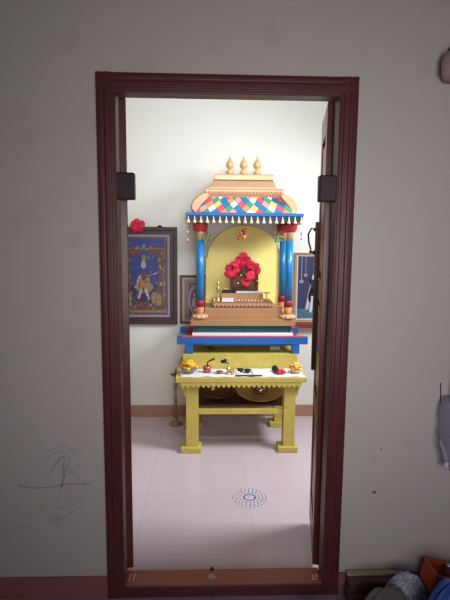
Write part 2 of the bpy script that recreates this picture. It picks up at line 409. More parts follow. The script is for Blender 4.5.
MB().box(-.20, .54, TY0+.11, TY1-.12, .3135, SH).build('lower_shelf', M_dkwood, tb)
RY = 1.58; rz1 = A(240,355.5,RY).z
rx0, rx1 = A(183,360,RY).x, A(297,360,RY).x
b = MB().box(rx0, rx1, RY, RY+.02, TZ, rz1); b.box(rx0, rx1, TY1-.02, TY1, TZ, rz1); b.box(rx0, rx0+.02, RY+.02, TY1-.02, TZ, rz1); b.box(rx1-.02, rx1, RY+.02, TY1-.02, TZ, rz1)
b.box(rx0, rx1, RY, 2.0, rz1, rz1+.006)
b.build('riser_step', M_yel, tb, bevel=.002)
RZ = rz1+.006
# ------------------------------------------------------------------ blue stand
SY0, SY1 = 1.60, 2.03
st = thing('shrine_stand', (.18, 1.82, RZ), 'blue wooden stand with overhanging rails and red edges under the shrine', 'stand')
zt, zbm = A(240,337,SY0).z, A(240,344.5,SY0).z
bx0, bx1 = A(177,340,SY0).x, A(308,340,SY0).x
cl0, cl1 = A(189.5,345,SY0).x, A(296,345,SY0).x
rz0 = zt-.045
for i, (y0, y1) in enumerate(((SY0, SY0+.045), (SY1-.045, SY1))):
    r_ = MB().box(bx0, bx1, y0, y1, zbm if i == 0 else zt-.05, zt).build('cross_rail', M_blue2, st, bevel=.003)
    MB().box(bx0+.03, bx1-.03, y0-.002, y0+.022, zt-.002, zt+.007).build('red_edge', M_pink, r_)
for x in (cl0, cl1):
    MB().box(x-.025, x+.02, SY0+.045, SY1-.045, zbm, zt).build('side_rail', M_mar, st, bevel=.003)
    for y in (SY0+.003, SY1-.048): MB().box(x-.028, x+.028, y, y+.045, RZ, zbm).build('leg', M_blue2, st, bevel=.003)
MB().box(cl0+.02, cl1-.02, SY0+.02, SY1-.02, zt, zt+.020).build('white_top', M_white, st)
# carved lower edge of the front rail
MB().box(cl0+.03, cl1-.03, SY0+.01, SY0+.03, zbm-.012, zbm).build('rail_moulding', M_blue2, st, bevel=.003)
# ================================================================== SHRINE
PY0, PY1 = 1.64, 2.05
ST = zt+.020
sx = .5*(A(190,318,PY0).x+A(295.5,318,PY0).x)
sh = thing('shrine', (sx, 1.84, ST), 'carved wooden shrine with blue columns, gold roof and diamond pattern tiles', 'shrine')
pz0, pz1 = A(240,326,PY0).z, A(240,319,PY0).z
px0, px1 = A(190.5,320,PY0).x, A(295.5,320,PY0).x
b = MB().box(px0+.035, px1-.03, PY0+.03, PY1-.03, ST, pz0)
bb = b.build('base_box', M_teal, sh)
for i in range(3):
    xx = px0+.037+(px1-px0-.069)*(i/2.0); MB().box(xx-.004, xx+.004, PY0+.026, PY0+.03, ST, pz0).build('base_batten', mat('deep_teal', (20,60,80), .5), bb)
b = MB().box(px0, px1, PY0, PY1, pz0, pz1-.006); b.box(px0+.006, px1-.006, PY0+.006, PY1-.006, pz1-.006, pz1)
b.build('platform', M_plat, sh, bevel=.005)
# stepped plinth between the columns
CY0, CY1 = 1.685, 2.0
q0, q1 = A(204.6,310,1.72), A(282,310,1.72)
s1 = A(240,308.5,1.70).z
MB().box(q0.x, q1.x, 1.70, 2.03, pz1, s1).build('lower_step', M_plat, sh, bevel=.003)
q0, q1 = A(213,305,1.75), A(272,305,1.75); s2 = A(240,302,1.75).z
b2 = MB().box(q0.x, q1.x, 1.762, 1.97, s1, s2-.012); b2.box(q0.x-.006, q1.x+.006, 1.745, 1.97, s2-.012, s2)
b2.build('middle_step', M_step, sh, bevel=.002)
MB().prism(scallop(q0.x, q1.x, s2-.010, .030, 15, .7), 1.738, 1.7445).build('scalloped_trim', M_gold, sh)
q0, q1 = A(221,297,1.81), A(263,297,1.81); s3 = A(240,293.5,1.81).z
MB().box(q0.x, q1.x, 1.81, 1.97, s2, s3).build('upper_step', M_plat, sh, bevel=.003)
# columns
def zz(py, Y=CY0): return A(200, py, Y).z
def column(cx, cy):
    r = .0275
    zs = {k: zz(v) for k, v in dict(lot0=319.5, lot1=313.5, och1=306.5, mar1=300, neck0=240, cap0=231.5, cap1=224).items()}
    z0 = pz1
    b = MB().lathe((cx,cy,0), [(r,zs['mar1']),(r,zs['neck0'])], 20); c_ = b.build('column_shaft', M_blue, sh)
    def ring(name, prof, m_): MB().lathe((cx,cy,0), prof, 20).build(name, m_, c_)
    ring('maroon_band', [(r+.004,zs['och1']),(r+.005,zs['mar1']-.003),(r,zs['mar1'])], M_mar)
    ring('ochre_foot', [(r+.004,zs['lot1']),(r,zs['lot1']+.01),(r+.003,zs['och1'])], M_orange)
    ring('lotus_base', [(r+.026,z0),(r+.030,z0+.010),(r+.022,z0+.022),(r+.012,zs['lot1']-.004),(r+.002,zs['lot1'])], M_goldL)
    pt = MB()
    for k in range(10):
        a = 2*PI*k/10; pt.ball((cx+(r+.024)*math.cos(a), cy+(r+.024)*math.sin(a), z0+.012), .011, .011, .013, 8, 5)
    pt.build('lotus_petals', M_goldL, c_)
    ring('gold_neck', [(r-.001,zs['neck0']),(r-.002,zs['cap0']-.006),(r+.002,zs['cap0'])], M_goldL)
    ring('red_capital', [(r-.002,zs['cap0']-.003),(r+.014,zs['cap0']+.006),(r+.024,zs['cap0']+.020),(r+.027,zs['cap1']-.006),(r+.027,zs['cap1']+.012)], M_red)
cxl, cxr = A(200.2,270,CY0).x, A(289,270,CY0).x
for cx, cy in ((cxl,CY0),(cxr,CY0),(cxl,CY1),(cxr,CY1)): column(cx, cy)
ztop = zz(224)+.012
# arched yellow back panel
AY = 2.01
a0, a1 = A(205.8,258,AY), A(282,258,AY); apx = A(243.5,225.5,AY).z; am = (a0.x+a1.x)/2; hw = (a1.x-a0.x)/2; zs_ = a0.z
P = [(a0.x, pz1), (a1.x, pz1), (a1.x, zs_), (a1.x-.012, zs_+.004)]
for k in range(1, 24):
    t = PI*k/24; P.append((am+(hw-.012)*math.cos(t), zs_+.004+(apx-zs_-.004)*(math.sin(t)**1.05)))
P += [(a0.x+.012, zs_+.004), (a0.x, zs_)]
MB().prism(P, AY, AY+.018).build('arched_back_panel', M_yelarch, sh, bevel=.002)
# eave
EY0, EY1 = 1.575, 2.065
ex0, ex1 = A(185.7,216,EY0).x, A(304,216,EY0).x
e0, e1, e2 = A(244,223.2,EY0).z, A(244,216.4,EY0).z, A(244,212.8,EY0).z
ecx = (ex0+ex1)/2
MB().box(ex0, ex1, EY0, EY1, e1+.002, e2).build('eave_board', M_blue2, sh, bevel=.004)
b = MB()
b.box(ex0+.05, ex1-.05, EY0+.06, EY1-.02, e1-.016, e1+.002)
b.build('ceiling_board', M_gold, sh)
def teeth_row(name, x0, x1, y0, y1, ztop_, depth, n, m_, sides=True, parent=sh, kind='tri', tooth=.75):
    b = MB(); b.prism(scallop(x0, x1, ztop_, depth, n, tooth, kind), y0-.004, y0+.004)
    if sides:
        ns = max(2, int(n*(y1-y0)/(x1-x0)))
        for X in (x0, x1):
            Pp = [(p[0], p[1]) for p in scallop(y0, y1, ztop_, depth, ns, tooth, kind)]
            b.prism_x(Pp, X-.004, X+.004)
    return b.build(name, m_, parent)
M_fringe = mat('dark_navy_paint', (30,58,82), .5); M_ivory = mat('ivory_gold', (236,216,178), .4, var=.08)
teeth_row('fringe_board', ex0+.010, ex1-.010, EY0+.012, EY1-.01, e1+.002, (e1-e0)*.72, 8, M_fringe, tooth=.03)
nT = 19
def drop(x, y):
    h = e1-e0
    MB().lathe((x, y, 0), [(.002,e1+.001),(.0045,e1-h*.42),(.0125,e0+h*.16),(.0135,e0+.002),(.006,e0-.002)], 10).build('hanging_drop', M_ivory, sh)
for i in range(nT): drop(ex0+.018+(ex1-ex0-.036)*i/(nT-1), EY0+.001)
for i in range(1, 9):
    for x in (ex0+.0, ex1-.0): drop(x, EY0+.02+(EY1-EY0-.05)*i/8)
# corner blocks over capitals up to the eave
for cx in (cxl, cxr):
    for cy in (CY0, CY1): MB().box(cx-.03, cx+.03, cy-.03, cy+.03, min(ztop, e1-.02)-.002, e1).build('capital_block', M_goldL, sh)
# tiled roof of coloured diamonds (four slopes)
RB = (A(196.5,212.5,1.60).x, A(296,212.5,1.60).x, 1.60, 2.05, e2)
Yt = 1.71; RT = (A(207.5,196,Yt).x, A(282.5,196,Yt).x, Yt, 1.95, A(244,196.5,Yt).z)
MB().frustum(RB, RT).build('roof_body', mat('roof_rose', (206,120,116), .5), sh)
tile_cols = [mat('tile_%s' % n, c, .4, var=.06) for n, c in (('blue',(40,124,172)),('rose',(206,86,104)),('yellow',(222,196,112)),('white',(232,230,222)),('green',(74,150,126)),('orange',(226,148,100)),('pink',(226,160,150)))]
def slope_tiles(p00, p10, p01, p11, nu, nv):
    """diamonds on the quad p00-p10 (bottom) p01-p11 (top); clipped at the edges, slightly raised"""
    nrm = (p10-p00).cross(p01-p00).normalized(); b = MB()
    pt = lambda u, v: (p00.lerp(p10, u)).lerp(p01.lerp(p11, u), v)+nrm*.004
    c = lambda t: max(0, min(1, t)); seq = [3,0,1,2,0,5,4,3,1,0,6,4,0,3,5,1,0,3,6]
    for i in range(-1, 2*nu+1):
        for j in range(-1, 2*nv+1):
            if (i+j) % 2: continue
            u, v = (i+1)/(2*nu), (j+1)/(2*nv); du, dv = .47/nu, .47/nv
            P = [(c(u-du),c(v)), (c(u),c(v-dv)), (c(u+du),c(v)), (c(u),c(v+dv))]
            Q = [pt(*p) for p in P]
            if (Q[2]-Q[0]).cross(Q[3]-Q[1]).length < 1e-6: continue
            k_ = ((i-j)//2*3+(i+j)//2*5) % 7; b.cur = [0,3,1,4,0,5,2][k_] if (i*7+j*5) % 11 else 6
            b.add(Q+[q_-nrm*.004 for q_ in Q], [(0,1,2,3),(0,4,5,1),(1,5,6,2),(2,6,7,3),(3,7,4,0)])
    return b
V = Vector
def quad(b, t, which):
    if which == 'f': return V((b[0],b[2],b[4])), V((b[1],b[2],b[4])), V((t[0],t[2],t[4])), V((t[1],t[2],t[4]))
    return V((b[1],b[3],b[4])), V((b[0],b[3],b[4])), V((t[1],t[3],t[4])), V((t[0],t[3],t[4]))
slope_tiles(*quad(RB, RT, 'f'), 11, 2).build('diamond_tiles', tile_cols, sh)
slope_tiles(*quad(RB, RT, 'b'), 11, 2).build('diamond_tiles', tile_cols, sh)
# curved gold gable wings at both ends
def wing(s):
    base = [(195,212.5),(192.3,209.5),(192.0,205.5),(193.8,201.3),(197.8,197.3),(202.5,194.8),(207,193.5),(209.5,196.5),(205.5,201),(201,205.5),(197,212.5)]
    Y = 1.70
    P = [(A(x, y, Y).x, A(x, y, Y).z) for x, y in base]
    P[0] = (P[0][0], e2); P[-1] = (P[-1][0], e2)
    c = ecx+.003
    if s > 0: P = [(2*c-x-.0, z) for x, z in P][::-1]
    b = MB().prism(P, 1.63, 2.02)
    w_ = b.build('gable_wing', M_goldL, sh, bevel=.004)
    for k in range(5):
        MB().tube([(p[0], 1.67+.08*k, p[1]) for p in (P[1:6] if s < 0 else P[5:10])], .007, 6).build('gable_rib', M_gold, w_)
wing(-1); wing(1)
# stepped gold crown
def zc(py, Y): return A(244, py, Y).z
g1 = (A(205.5,190,1.69).x, A(283.5,190,1.69).x, 1.69, 1.97)
zA, zB = zc(196.5,1.69), zc(188.5,1.69)
b = MB().box(g1[0]+.012, g1[1]-.012, g1[2]+.01, g1[3]-.01, zA-.006, zB-.012); b.box(g1[0], g1[1], g1[2], g1[3], zB-.014, zB)
cr = b.build('crown_band', M_gold, sh, bevel=.002)
teeth_row('crown_teeth', g1[0], g1[1], g1[2], g1[3], zB-.012, .024, 26, M_goldL, parent=cr)
teeth_row('crown_lower_teeth', g1[0]+.006, g1[1]-.006, g1[2]+.004, g1[3]-.004, zB-.032, .022, 24, M_orange, parent=cr)
zD, zE = zc(180,1.72), zc(175,1.72)
b2_ = (A(209.5,187,1.72).x, A(277,187,1.72).x, 1.72, 1.94, zB); t2_ = (A(213.5,180,1.72).x, A(273.8,180,1.72).x, 1.735, 1.925, zD)
MB().frustum(b2_, t2_).build('crown_slope', M_gold, sh, bevel=.003)
x0, x1 = A(214.5,177,1.72).x, A(274,177,1.72).x
cap = MB().box(x0, x1, 1.72, 1.94, zD, zE).build('crown_cap', M_goldL, sh, bevel=.003)
teeth_row('cap_cresting', x0+.004, x1-.004, 1.726, 1.934, zE+.006, .012, 22, M_gold, parent=cap, tooth=.5)
b = MB(); b.box(b2_[0]-.004, b2_[1]+.004, 1.714, 1.946, zB, zB+.010); b.build('crown_fillet', M_goldL, sh)
# three kalasha finials
u = A(244,156,1.83).z-zE
prof = [(.022,0),(.024,.05),(.016,.08),(.028,.13),(.0315,.19),(.028,.27),(.013,.33),(.014,.37),(.025,.43),(.0305,.52),(.0305,.60),(.024,.70),(.013,.80),(.006,.88),(.003,1.0)]
for pxx in (230, 243.7, 257.2):
    p = A(pxx, 172, 1.83); MB().lathe((p.x, 1.83, zE), [(r*1.0, z*u) for r, z in prof], 16).build('finial', mat('finial_gold', (220,184,128), .35, metal=.2, var=.1), sh)
# ------------------------------------------------------------------ things on and in the shrine
PYc = 1.90
p0, p1 = A(231,265,PYc), A(258,290.5,PYc)
tr = MB().box(A(222.5,292,1.85).x, A(257,292,1.85).x, 1.84, 1.955, s3, s3+.012)
tr.cur = 1; tr.box(A(236,292,1.85).x, A(262,292,1.85).x, 1.835, 1.84, s3+.001, s3+.016)
tag(tr.build('altar_tray', [M_black, mat('pale_blue_glass', (190,205,215), .2)], bevel=.002), 'low black tray with pale edge under the garlanded deity picture', 'tray')
dp = thing('deity_picture', ((p0.x+p1.x)/2, PYc+.01, s3+.012), 'small brown wooden framed deity picture inside the shrine, covered in flowers', 'picture')
b = MB(); zb_, zt_ = s3+.013, p0.z; x0, x1 = p0.x, p1.x
b.box(x0, x0+.022, PYc-.012, PYc+.02, zb_, zt_); b.box(x1-.022, x1, PYc-.012, PYc+.02, zb_, zt_); b.box(x0+.022, x1-.022, PYc-.012, PYc+.02, zb_, zb_+.03); b.box(x0+.022, x1-.022, PYc-.012, PYc+.02, zt_-.022, zt_)
b.build('frame', M_dkwood, dp, bevel=.003)
MB().box(x0+.02, x1-.02, PYc, PYc+.015, zb_+.02, zt_-.02).build('print', mat('brown_print', (130,80,52), .5, var=.6, scale=40), dp)
def hibiscus(name, c, r, label, tilt=(0,0,0), group='red hibiscus flowers on the shrine picture', seed=0):
    rnd = random.Random(seed); t = thing(name, c, label, 'flower', group)
    R = (Matrix.Rotation(tilt[2],3,'Y') @ Matrix.Rotation(tilt[0],3,'X') @ Matrix.Rotation(tilt[1],3,'Z'))
    b = MB()
    for k in range(5):
        a = 2*PI*k/5+.3
        for ly in range(1):
            vs = []; fs = []; nu, nv = 6, 5
            for i in range(nu+1):
                for j in range(nv+1):
                    u_ = i/nu; v_ = j/nv-.5
                    wd = r*1.02*(math.sin(min(1, u_*1.02+.06)*PI*.74))*v_*(1+.12*math.sin(k*2.1+seed))
                    rad = r*u_*(1-.35*v_*v_)*(1+.14*math.sin(k*1.7+seed*2.3))
                    yy_ = -r*.55*u_+r*.62*u_**2.5+.16*r*math.sin(v_*11+k+seed)*u_
                    x_ = rad*math.cos(a)-wd*math.sin(a); z_ = rad*math.sin(a)+wd*math.cos(a)
                    vs.append(Vector((x_, yy_+.012*r*k, z_)))
            for i in range(nu):
                for j in range(nv): q_ = i*(nv+1)+j; fs.append((q_, q_+1, q_+nv+2, q_+nv+1))
            o_ = len(vs); vs2 = vs+[v_+Vector((0,.0012,0)) for v_ in vs]
            fs2 = fs+[tuple(x_+o_ for x_ in f[::-1]) for f in fs]
            b.smooth = True; b.add([R @ v_+Vector(c) for v_ in vs2], fs2); b.smooth = False
    b.build('petals', M_hib, t)
    s_ = MB().tube([R @ Vector((0,0,0))+Vector(c), R @ Vector((0,-r*.5,r*.08))+Vector(c), R @ Vector((0,-r*.95,r*.22))+Vector(c)], [r*.05,r*.04,r*.03], 6)
    s_.cur = 1
    for k in range(8):
        q_ = R @ Vector((.06*r*math.cos(k*2.4), -r*(.6+.04*k), r*(.1+.02*k)+.06*r*math.sin(k*2.4)))+Vector(c); s_.ball(q_, r*.035, seg=6, rings=4)
    s_.build('stamen', [M_hib, M_marig], t)
    g = MB().lathe((0,0,0), [(r*.04,0),(r*.16,r*.1),(r*.12,r*.35),(r*.04,r*.4)], 8); g.xf(Matrix.Translation(Vector(c)) @ R.to_4x4() @ Matrix.Rotation(-PI/2,4,'X')); g.build('calyx', M_green, t)
    return t
fl = [(243,261.5,8.5,'topmost of the red hibiscus flowers heaped on the shrine picture',(.3,0,0)),
      (232.5,270,8.5,'left one of the red hibiscus flowers heaped on the shrine picture',(.1,.2,.2)),
      (254.5,270,7.5,'right one of the red hibiscus flowers heaped on the shrine picture',(.1,-.4,.4)),
      (245.5,281,5.5,'lowest of the red hibiscus flowers heaped on the shrine picture',(-.4,0,.3)),
      (236.5,263,5,'small red hibiscus at upper left of the flowers on the shrine picture',(.2,.5,-.4)),
      (250.5,265.5,5,'small red hibiscus between topmost and right blooms on the shrine picture',(.3,.1,.6)),
      (250.5,275,5,'small red hibiscus at the heart of the flowers on the shrine picture',(-.2,-.2,1))]
for i, (x, y, r, lb, tl) in enumerate(fl):
    c = A(x, y, PYc-.035-.008*i); hibiscus('hibiscus_flower', c, r*3.72/480, lb, tl, seed=i)
b = MB()
for i, (x, y, x2, y2) in enumerate([(238,276,246,268),(241,282,249,276),(240,270,247,279),(252,279,259,284),(236,280,244,285),(243,272,250,285)]):
    p, q = A(x, y, PYc-.05), A(x2, y2, PYc-.062); md = (p+q)/2+Vector((0,-.01,.01))
    b.tube([p, md, q], [.002,.008,.001], 6, .3)
b.cur = 1
for x, y in ((241,275),(247,278),(238,283),(257,281)): b.ball(A(x,y,PYc-.06), .006, seg=8, rings=5)
tag(b.build('leaf_sprig', [M_dgreen, M_wflow]), 'dark green leaf sprig tucked among hibiscus flowers on the shrine picture', 'leaves')
# brass lady lamp at left of the step
def lathe_thing(name, c, prof, m_, label, cat, seg=20, group=None):
    return tag(MB().lathe(c, prof, seg).build(name, m_), label, cat, group)
c = A(218,303,1.80)
t = thing('brass_lamp', (c.x,1.80,s2), 'slim brass figure lamp standing at the left end of the shrine step', 'lamp')
hL = A(218,281,1.80).z-s2
MB().lathe((c.x,1.80,s2), [(.022,0),(.024,.006),(.014,.014),(.008,.024),(.012,.036),(.007,.05),(.010,hL*.45),(.014,hL*.58),(.012,hL*.68),(.006,hL*.76),(.008,hL*.80),(.012,hL*.88),(.009,hL*.95),(.002,hL)], 16).build('figure_body', M_brass, t)
MB().tube([(c.x,1.80,s2+hL*.66),(c.x+.022,1.785,s2+hL*.58),(c.x+.045,1.775,s2+hL*.60)], [.006,.005,.004], 8).build('arm', M_brass, t)
MB().lathe((c.x+.05,1.772,s2+hL*.6), [(.004,0),(.014,.006),(.016,.011)], 14).build('oil_cup', M_brass, t)
c = A(213.5,301,1.775)
MB_ = MB(); MB_.ball((c.x+.003,1.772,s2+.012), .013); MB_.lathe((c.x+.003,1.772,s2), [(.010,0),(.012,.004)], 12)
tag(MB_.build('brass_pot', M_brass), 'tiny brass pot on the shrine step beside the figure lamp foot', 'pot')
c = A(227.5,300,1.785)
b = MB().box(c.x-.045, c.x+.045, 1.765, 1.803, s2, s2+.022); b.box(c.x-.040, c.x+.050, 1.760, 1.80, s2+.022, s2+.026)
tag(b.build('folded_paper', M_paper, bevel=.003), 'folded white paper packet on the shrine step below the deity picture', 'paper')
c = A(266.5,300,1.79); hT = A(266.5,292.5,1.79).z-s2
t = thing('oil_lamp', (c.x,1.79,s2), 'small flat topped oil lamp on stalk at right end of shrine step', 'lamp')
MB().lathe((c.x,1.79,s2), [(.016,0),(.012,.005),(.003,.010),(.003,hT-.008)], 14).build('stalk', M_brassD, t)
MB().lathe((c.x,1.79,s2+hT-.008), [(.003,0),(.024,.004),(.026,.009)], 16).build('pan', M_brassD, t)
# flower bead row behind paper
b = MB()
for i in range(9):
    p = A(236+3.2*i, 301, 1.79); b.ball((p.x,1.785,s2+.006), .006, seg=8, rings=5)
tag(b.build('jasmine_string', M_wflow), 'short string of white jasmine buds lying on the shrine step', 'garland')
# hanging flower bunches under the eave
def bunch(name, px_, py0, py1, Y, cols, label, seed, wdt=5):
    rnd = random.Random(seed); top = A(px_, 221, Y); b = MB(); zt0 = e1-.012
    b.tube([(top.x, Y, zt0), (top.x, Y, A(px_, py0, Y).z)], .0012, 6)
    for i in range(16):
        p = A(px_+rnd.uniform(-wdt,wdt)*(.5+.5*rnd.random()), rnd.uniform(py0,py1), Y+rnd.uniform(-.015,.015)); k = rnd.choice(cols); b.cur = k
        if k == 1:
            q_ = p+Vector((rnd.uniform(-.02,.02),-.01,-.022)); b.tube([p,(p+q_)/2+Vector((0,-.004,0)),q_], [.002,.009,.001], 6, .35)
        else: b.ball(p, .010, .010, .009, 8, 5)
    b.cur = 0
    return tag(b.build(name, [M_dgreen, M_green, M_red, M_wflow, M_mar, M_marig]), label, 'flowers', 'fresh flower bunches hanging under the shrine eave')
bunch('flower_bunch', 207, 231, 240, 1.64, [1,1,1,4], 'mostly green leafy bunch hanging beside the left blue column', 1)
bunch('flower_bunch', 242, 228, 239, 1.64, [4,4,3,5,2], 'maroon and cream flower bunch hanging at the centre of the eave', 2, 4)
bunch('flower_bunch', 278, 231, 240, 1.64, [4,1,1,2], 'red and green flower bunch hanging beside the right blue columns', 3)
def beads(px_, pys, Y, label):
    b = MB(); t_ = A(px_, pys[0], Y); b.tube([(t_.x,Y,e0+.002),(t_.x,Y,A(px_,pys[-1],Y).z)], .0008, 6)
    for i, py in enumerate(pys): b.cur = 1 if i % 3 != 2 else 2; b.ball((t_.x,Y,A(px_,py,Y).z), .0062, seg=8, rings=6)
    return tag(b.build('bead_string', [M_white, M_red, M_white]), label, 'beads', 'bead strings hanging from the shrine eave')
beads(187.6, [227,229.5,232,234.5,237,239.5,242], 1.59, 'longer string of red and white beads hanging at left eave corner')
beads(301.3, [233,235,237,239], 1.59, 'shorter string of red beads hanging at right eave corner')
# on the riser, behind the table
c = A(275,352,1.75)
tag(MB().box(c.x-.04, c.x+.035, 1.72, 1.80, RZ, RZ+.03).build('paper_packet', M_paper, bevel=.004), 'white packet lying under the blue stand toward its right leg', 'packet')
c = A(211,350,1.75)
lathe_thing('oil_bottle', (c.x,1.75,RZ), [(.018,0),(.021,.004),(.021,.045),(.010,.058),(.010,.07)], mat('brown_bottle', (84,58,38), .2), 'small brown oil bottle under the blue stand near its left leg', 'bottle')
# ================================================================== THINGS ON THE TABLE
cz = TZ+.003
x0, x1 = A(178,378,TY0).x, A(306,378,TY0).x
b = MB(); N = 40; D = 8; vs = []; fs = []
for j in range(D+1):
    for i in range(N+1):
        x = x0+.008+(x1-x0-.016)*i/N; y = TY0+.012+(1.572-TY0-.012)*j/D
        vs.append((x+(.008 if i in (0,N) else 0)*math.sin(j*2), y-(.006*math.sin(i*1.3)+.004*math.sin(i*.5) if j == 0 else 0), cz+.0015+.0015*math.sin(i*.9+j*.7)))
for j in range(D):
    for i in range(N): q_ = j*(N+1)+i; fs.append((q_,q_+1,q_+N+2,q_+N+1))
b.smooth = True; b.add(vs, fs)
ol = b.build('table_cloth', M_cloth); ol.modifiers.new('solid', 'SOLIDIFY').thickness = .002; ol.modifiers['solid'].offset = -1
tag(ol, 'crumpled white cloth spread along the front of the yellow table', 'cloth')
CZ = cz+.0032
p = A(262,372,1.45)
tag(MB().box(A(252.5,373,1.45).x, A(272,373,1.45).x, 1.38, 1.54, CZ, CZ+.006).build('paper_sheet', M_paper, bevel=.001), 'blank white paper stack lying on the cloth right of the black utensils', 'paper')
p = A(248,377.5,1.37)
tag(MB().box(p.x-.09, p.x+.10, 1.362, 1.376, CZ, CZ+.008).build('incense_stick_pack', mat('grey_dark', (70,70,78), .5), bevel=.001), 'thin dark grey pack along the front edge of the table cloth', 'packet')
def flower_heap(name, c, r, mats, label, n=18, seed=0):
    rnd = random.Random(seed); b = MB()
    for i in range(n):
        a = rnd.random()*2*PI; q_ = r*math.sqrt(rnd.random()); h = (1-(q_/r)**2)*r*.9
        b.cur = rnd.randrange(len(mats)); p_ = (c[0]+q_*math.cos(a), c[1]+q_*math.sin(a), c[2]+h)
        b.ball(p_, r*.3, r*.3, r*.22, 8, 5)
        for k in range(5):
            an = k*1.256+i; b.ball((p_[0]+r*.2*math.cos(an), p_[1]+r*.2*math.sin(an), p_[2]+r*.05), r*.14, r*.14, r*.1, 6, 4)
    return tag(b.build(name, mats), label, 'flowers')
# left glass bowl with marigolds
c = A(189,371,1.46); cL = (c.x, 1.46, CZ)
lathe_thing('glass_bowl', cL, [(.026,0),(.036,.003),(.054,.020),(.064,.044),(.0625,.044),(.052,.022),(.034,.007),(.001,.006)], M_glass, 'clear glass bowl of marigolds at the left end of the table', 'bowl', 28)
flower_heap('marigold_flowers', (cL[0],cL[1],CZ+.034), .056, [M_marig, M_mor, M_marig], 'heap of yellow and orange marigolds in the left glass bowl', 28, 1)
# white side cloth bits
c = A(207.5,371,1.47)
t = thing('copper_cup', (c.x-.004,1.47,CZ), 'copper cup with a dark spoon leaning out, right of left bowl', 'cup')
MB().lathe((c.x-.004,1.47,CZ), [(.022,0),(.026,.003),(.027,.02),(.028,.045),(.0255,.045),(.024,.008),(.001,.007)], 22).build('cup_body', M_copper, t)
p, q = A(207,362,1.47), A(214.5,358.5,1.45)
MB().tube([(p.x,1.47,CZ+.01), p+Vector((.005,0,0)), q], [.003,.005,.008], 8, .4).build('spoon', M_black, t)
# brass oil lamp with sooty wick
c = A(228.5,373,1.43)
t = thing('wick_lamp', (c.x,1.43,CZ), 'brass oil lamp with tall thin stem and sooty wick on the cloth', 'lamp')
h = A(228.5,359.5,1.43).z-CZ
MB().lathe((c.x,1.43,CZ), [(.026,0),(.028,.004),(.016,.010),(.010,.018),(.018,.03),(.022,.036),(.010,.044),(.004,.052),(.003,h*.9),(.005,h*.94),(.001,h)], 18).build('stem', M_brass, t)
MB().lathe((c.x+.028,1.42,CZ), [(.012,0),(.016,.004),(.010,.01),(.018,.03),(.020,.034)], 14).build('side_cup', M_brass, t)
b = MB(); p = A(223.5,361.5,1.43); b.ball(p, .022, .016, .013, 12, 7); b.ball(p+Vector((.012,0,.008)), .012); b.tube([p, (c.x,1.43,CZ+h*.7)], .004); b.build('sooty_wick_pan', M_black, t)
c = A(219.5,371,1.44)
lathe_thing('brass_dish', (c.x,1.44,CZ), [(.012,0),(.022,.006),(.026,.014),(.024,.014),(.01,.004)], M_brassD, 'little tarnished brass dish between copper cup and oil lamp', 'dish')
# black utensils
for i, (x, y, Y, r, lb) in enumerate([(240.5,370,1.48,.020,'left one of two black sooty lamp cups on the table'), (247.5,371,1.46,.023,'right one of two black sooty lamp cups on the table')]):
    c = A(x, y, Y)
    t = thing('sooty_cup', (c.x, Y, CZ), lb, 'cup', 'black sooty lamp cups')
    MB().lathe((c.x,Y,CZ), [(r*.6,0),(r,.008),(r*1.05,.022),(r*.85,.022),(r*.5,.008)], 16).build('cup_bowl', M_black, t)
    MB().tube([(c.x-r*.9,Y-.005,CZ+.018),(c.x-r*1.5,Y-.015,CZ+.026)], .004).build('spout', M_black, t)
c = A(237,372,1.45); b = MB().ball((c.x,1.44,CZ+.009), .009); b.ball((c.x+.015,1.435,CZ+.007), .007)
tag(b.build('camphor_lump', M_wflow), 'two white camphor lumps beside the black lamp cups', 'camphor')
# red and black bag
c = A(278.5,371,1.46)
b = MB(); rnd = random.Random(7)
b.smooth = True
for k in range(6): b.ball((c.x-.012+rnd.uniform(-.02,.012), 1.46+rnd.uniform(-.02,.03), CZ+.020+rnd.uniform(0,.016)), .02, .02, .014)
b.cur = 1
for k in range(8): b.ball((c.x+.008+rnd.uniform(-.016,.03), 1.45+rnd.uniform(-.04,.02), CZ+.013+rnd.uniform(0,.008)), .017, .02, .011)
b.cur = 2
for k in range(5): b.ball((c.x+.03+rnd.uniform(-.01,.03), 1.46+rnd.uniform(-.04,.02), CZ+.010+rnd.uniform(0,.006)), .013, .015, .009)
tag(b.build('flower_packet', [M_black, M_hib, M_wflow]), 'open black packet spilling red and white petals near the right bowl', 'flowers')
# right brass bowl
c = A(296.5,371,1.46); cR = (c.x-.004, 1.46, CZ)
lathe_thing('flower_bowl', cR, [(.020,0),(.028,.003),(.040,.016),(.047,.036),(.0455,.036),(.038,.018),(.026,.007),(.001,.006)], mat('ivory_bowl', (232,206,150), .35), 'ivory bowl of yellow flowers at the right end of the table', 'bowl', 28)
flower_heap('yellow_flowers', (cR[0],cR[1],CZ+.032), .043, [M_marig, mat('pale_yellow_petals', (244,222,140), .7), M_marig, M_mor], 'heap of pale yellow flowers in the right ivory bowl', 24, 3)
for i, (x, y) in enumerate([(286,367.5),(284,371)]):
    c = A(x, y, 1.52-.03*i); tag(MB().ball((c.x,1.52-.03*i,CZ+.008), .011,.009,.008).build('jasmine_bud', M_wflow), ('rear' if i == 0 else 'front')+' one of two white jasmine buds between packet and right bowl', 'flower', 'loose jasmine buds')
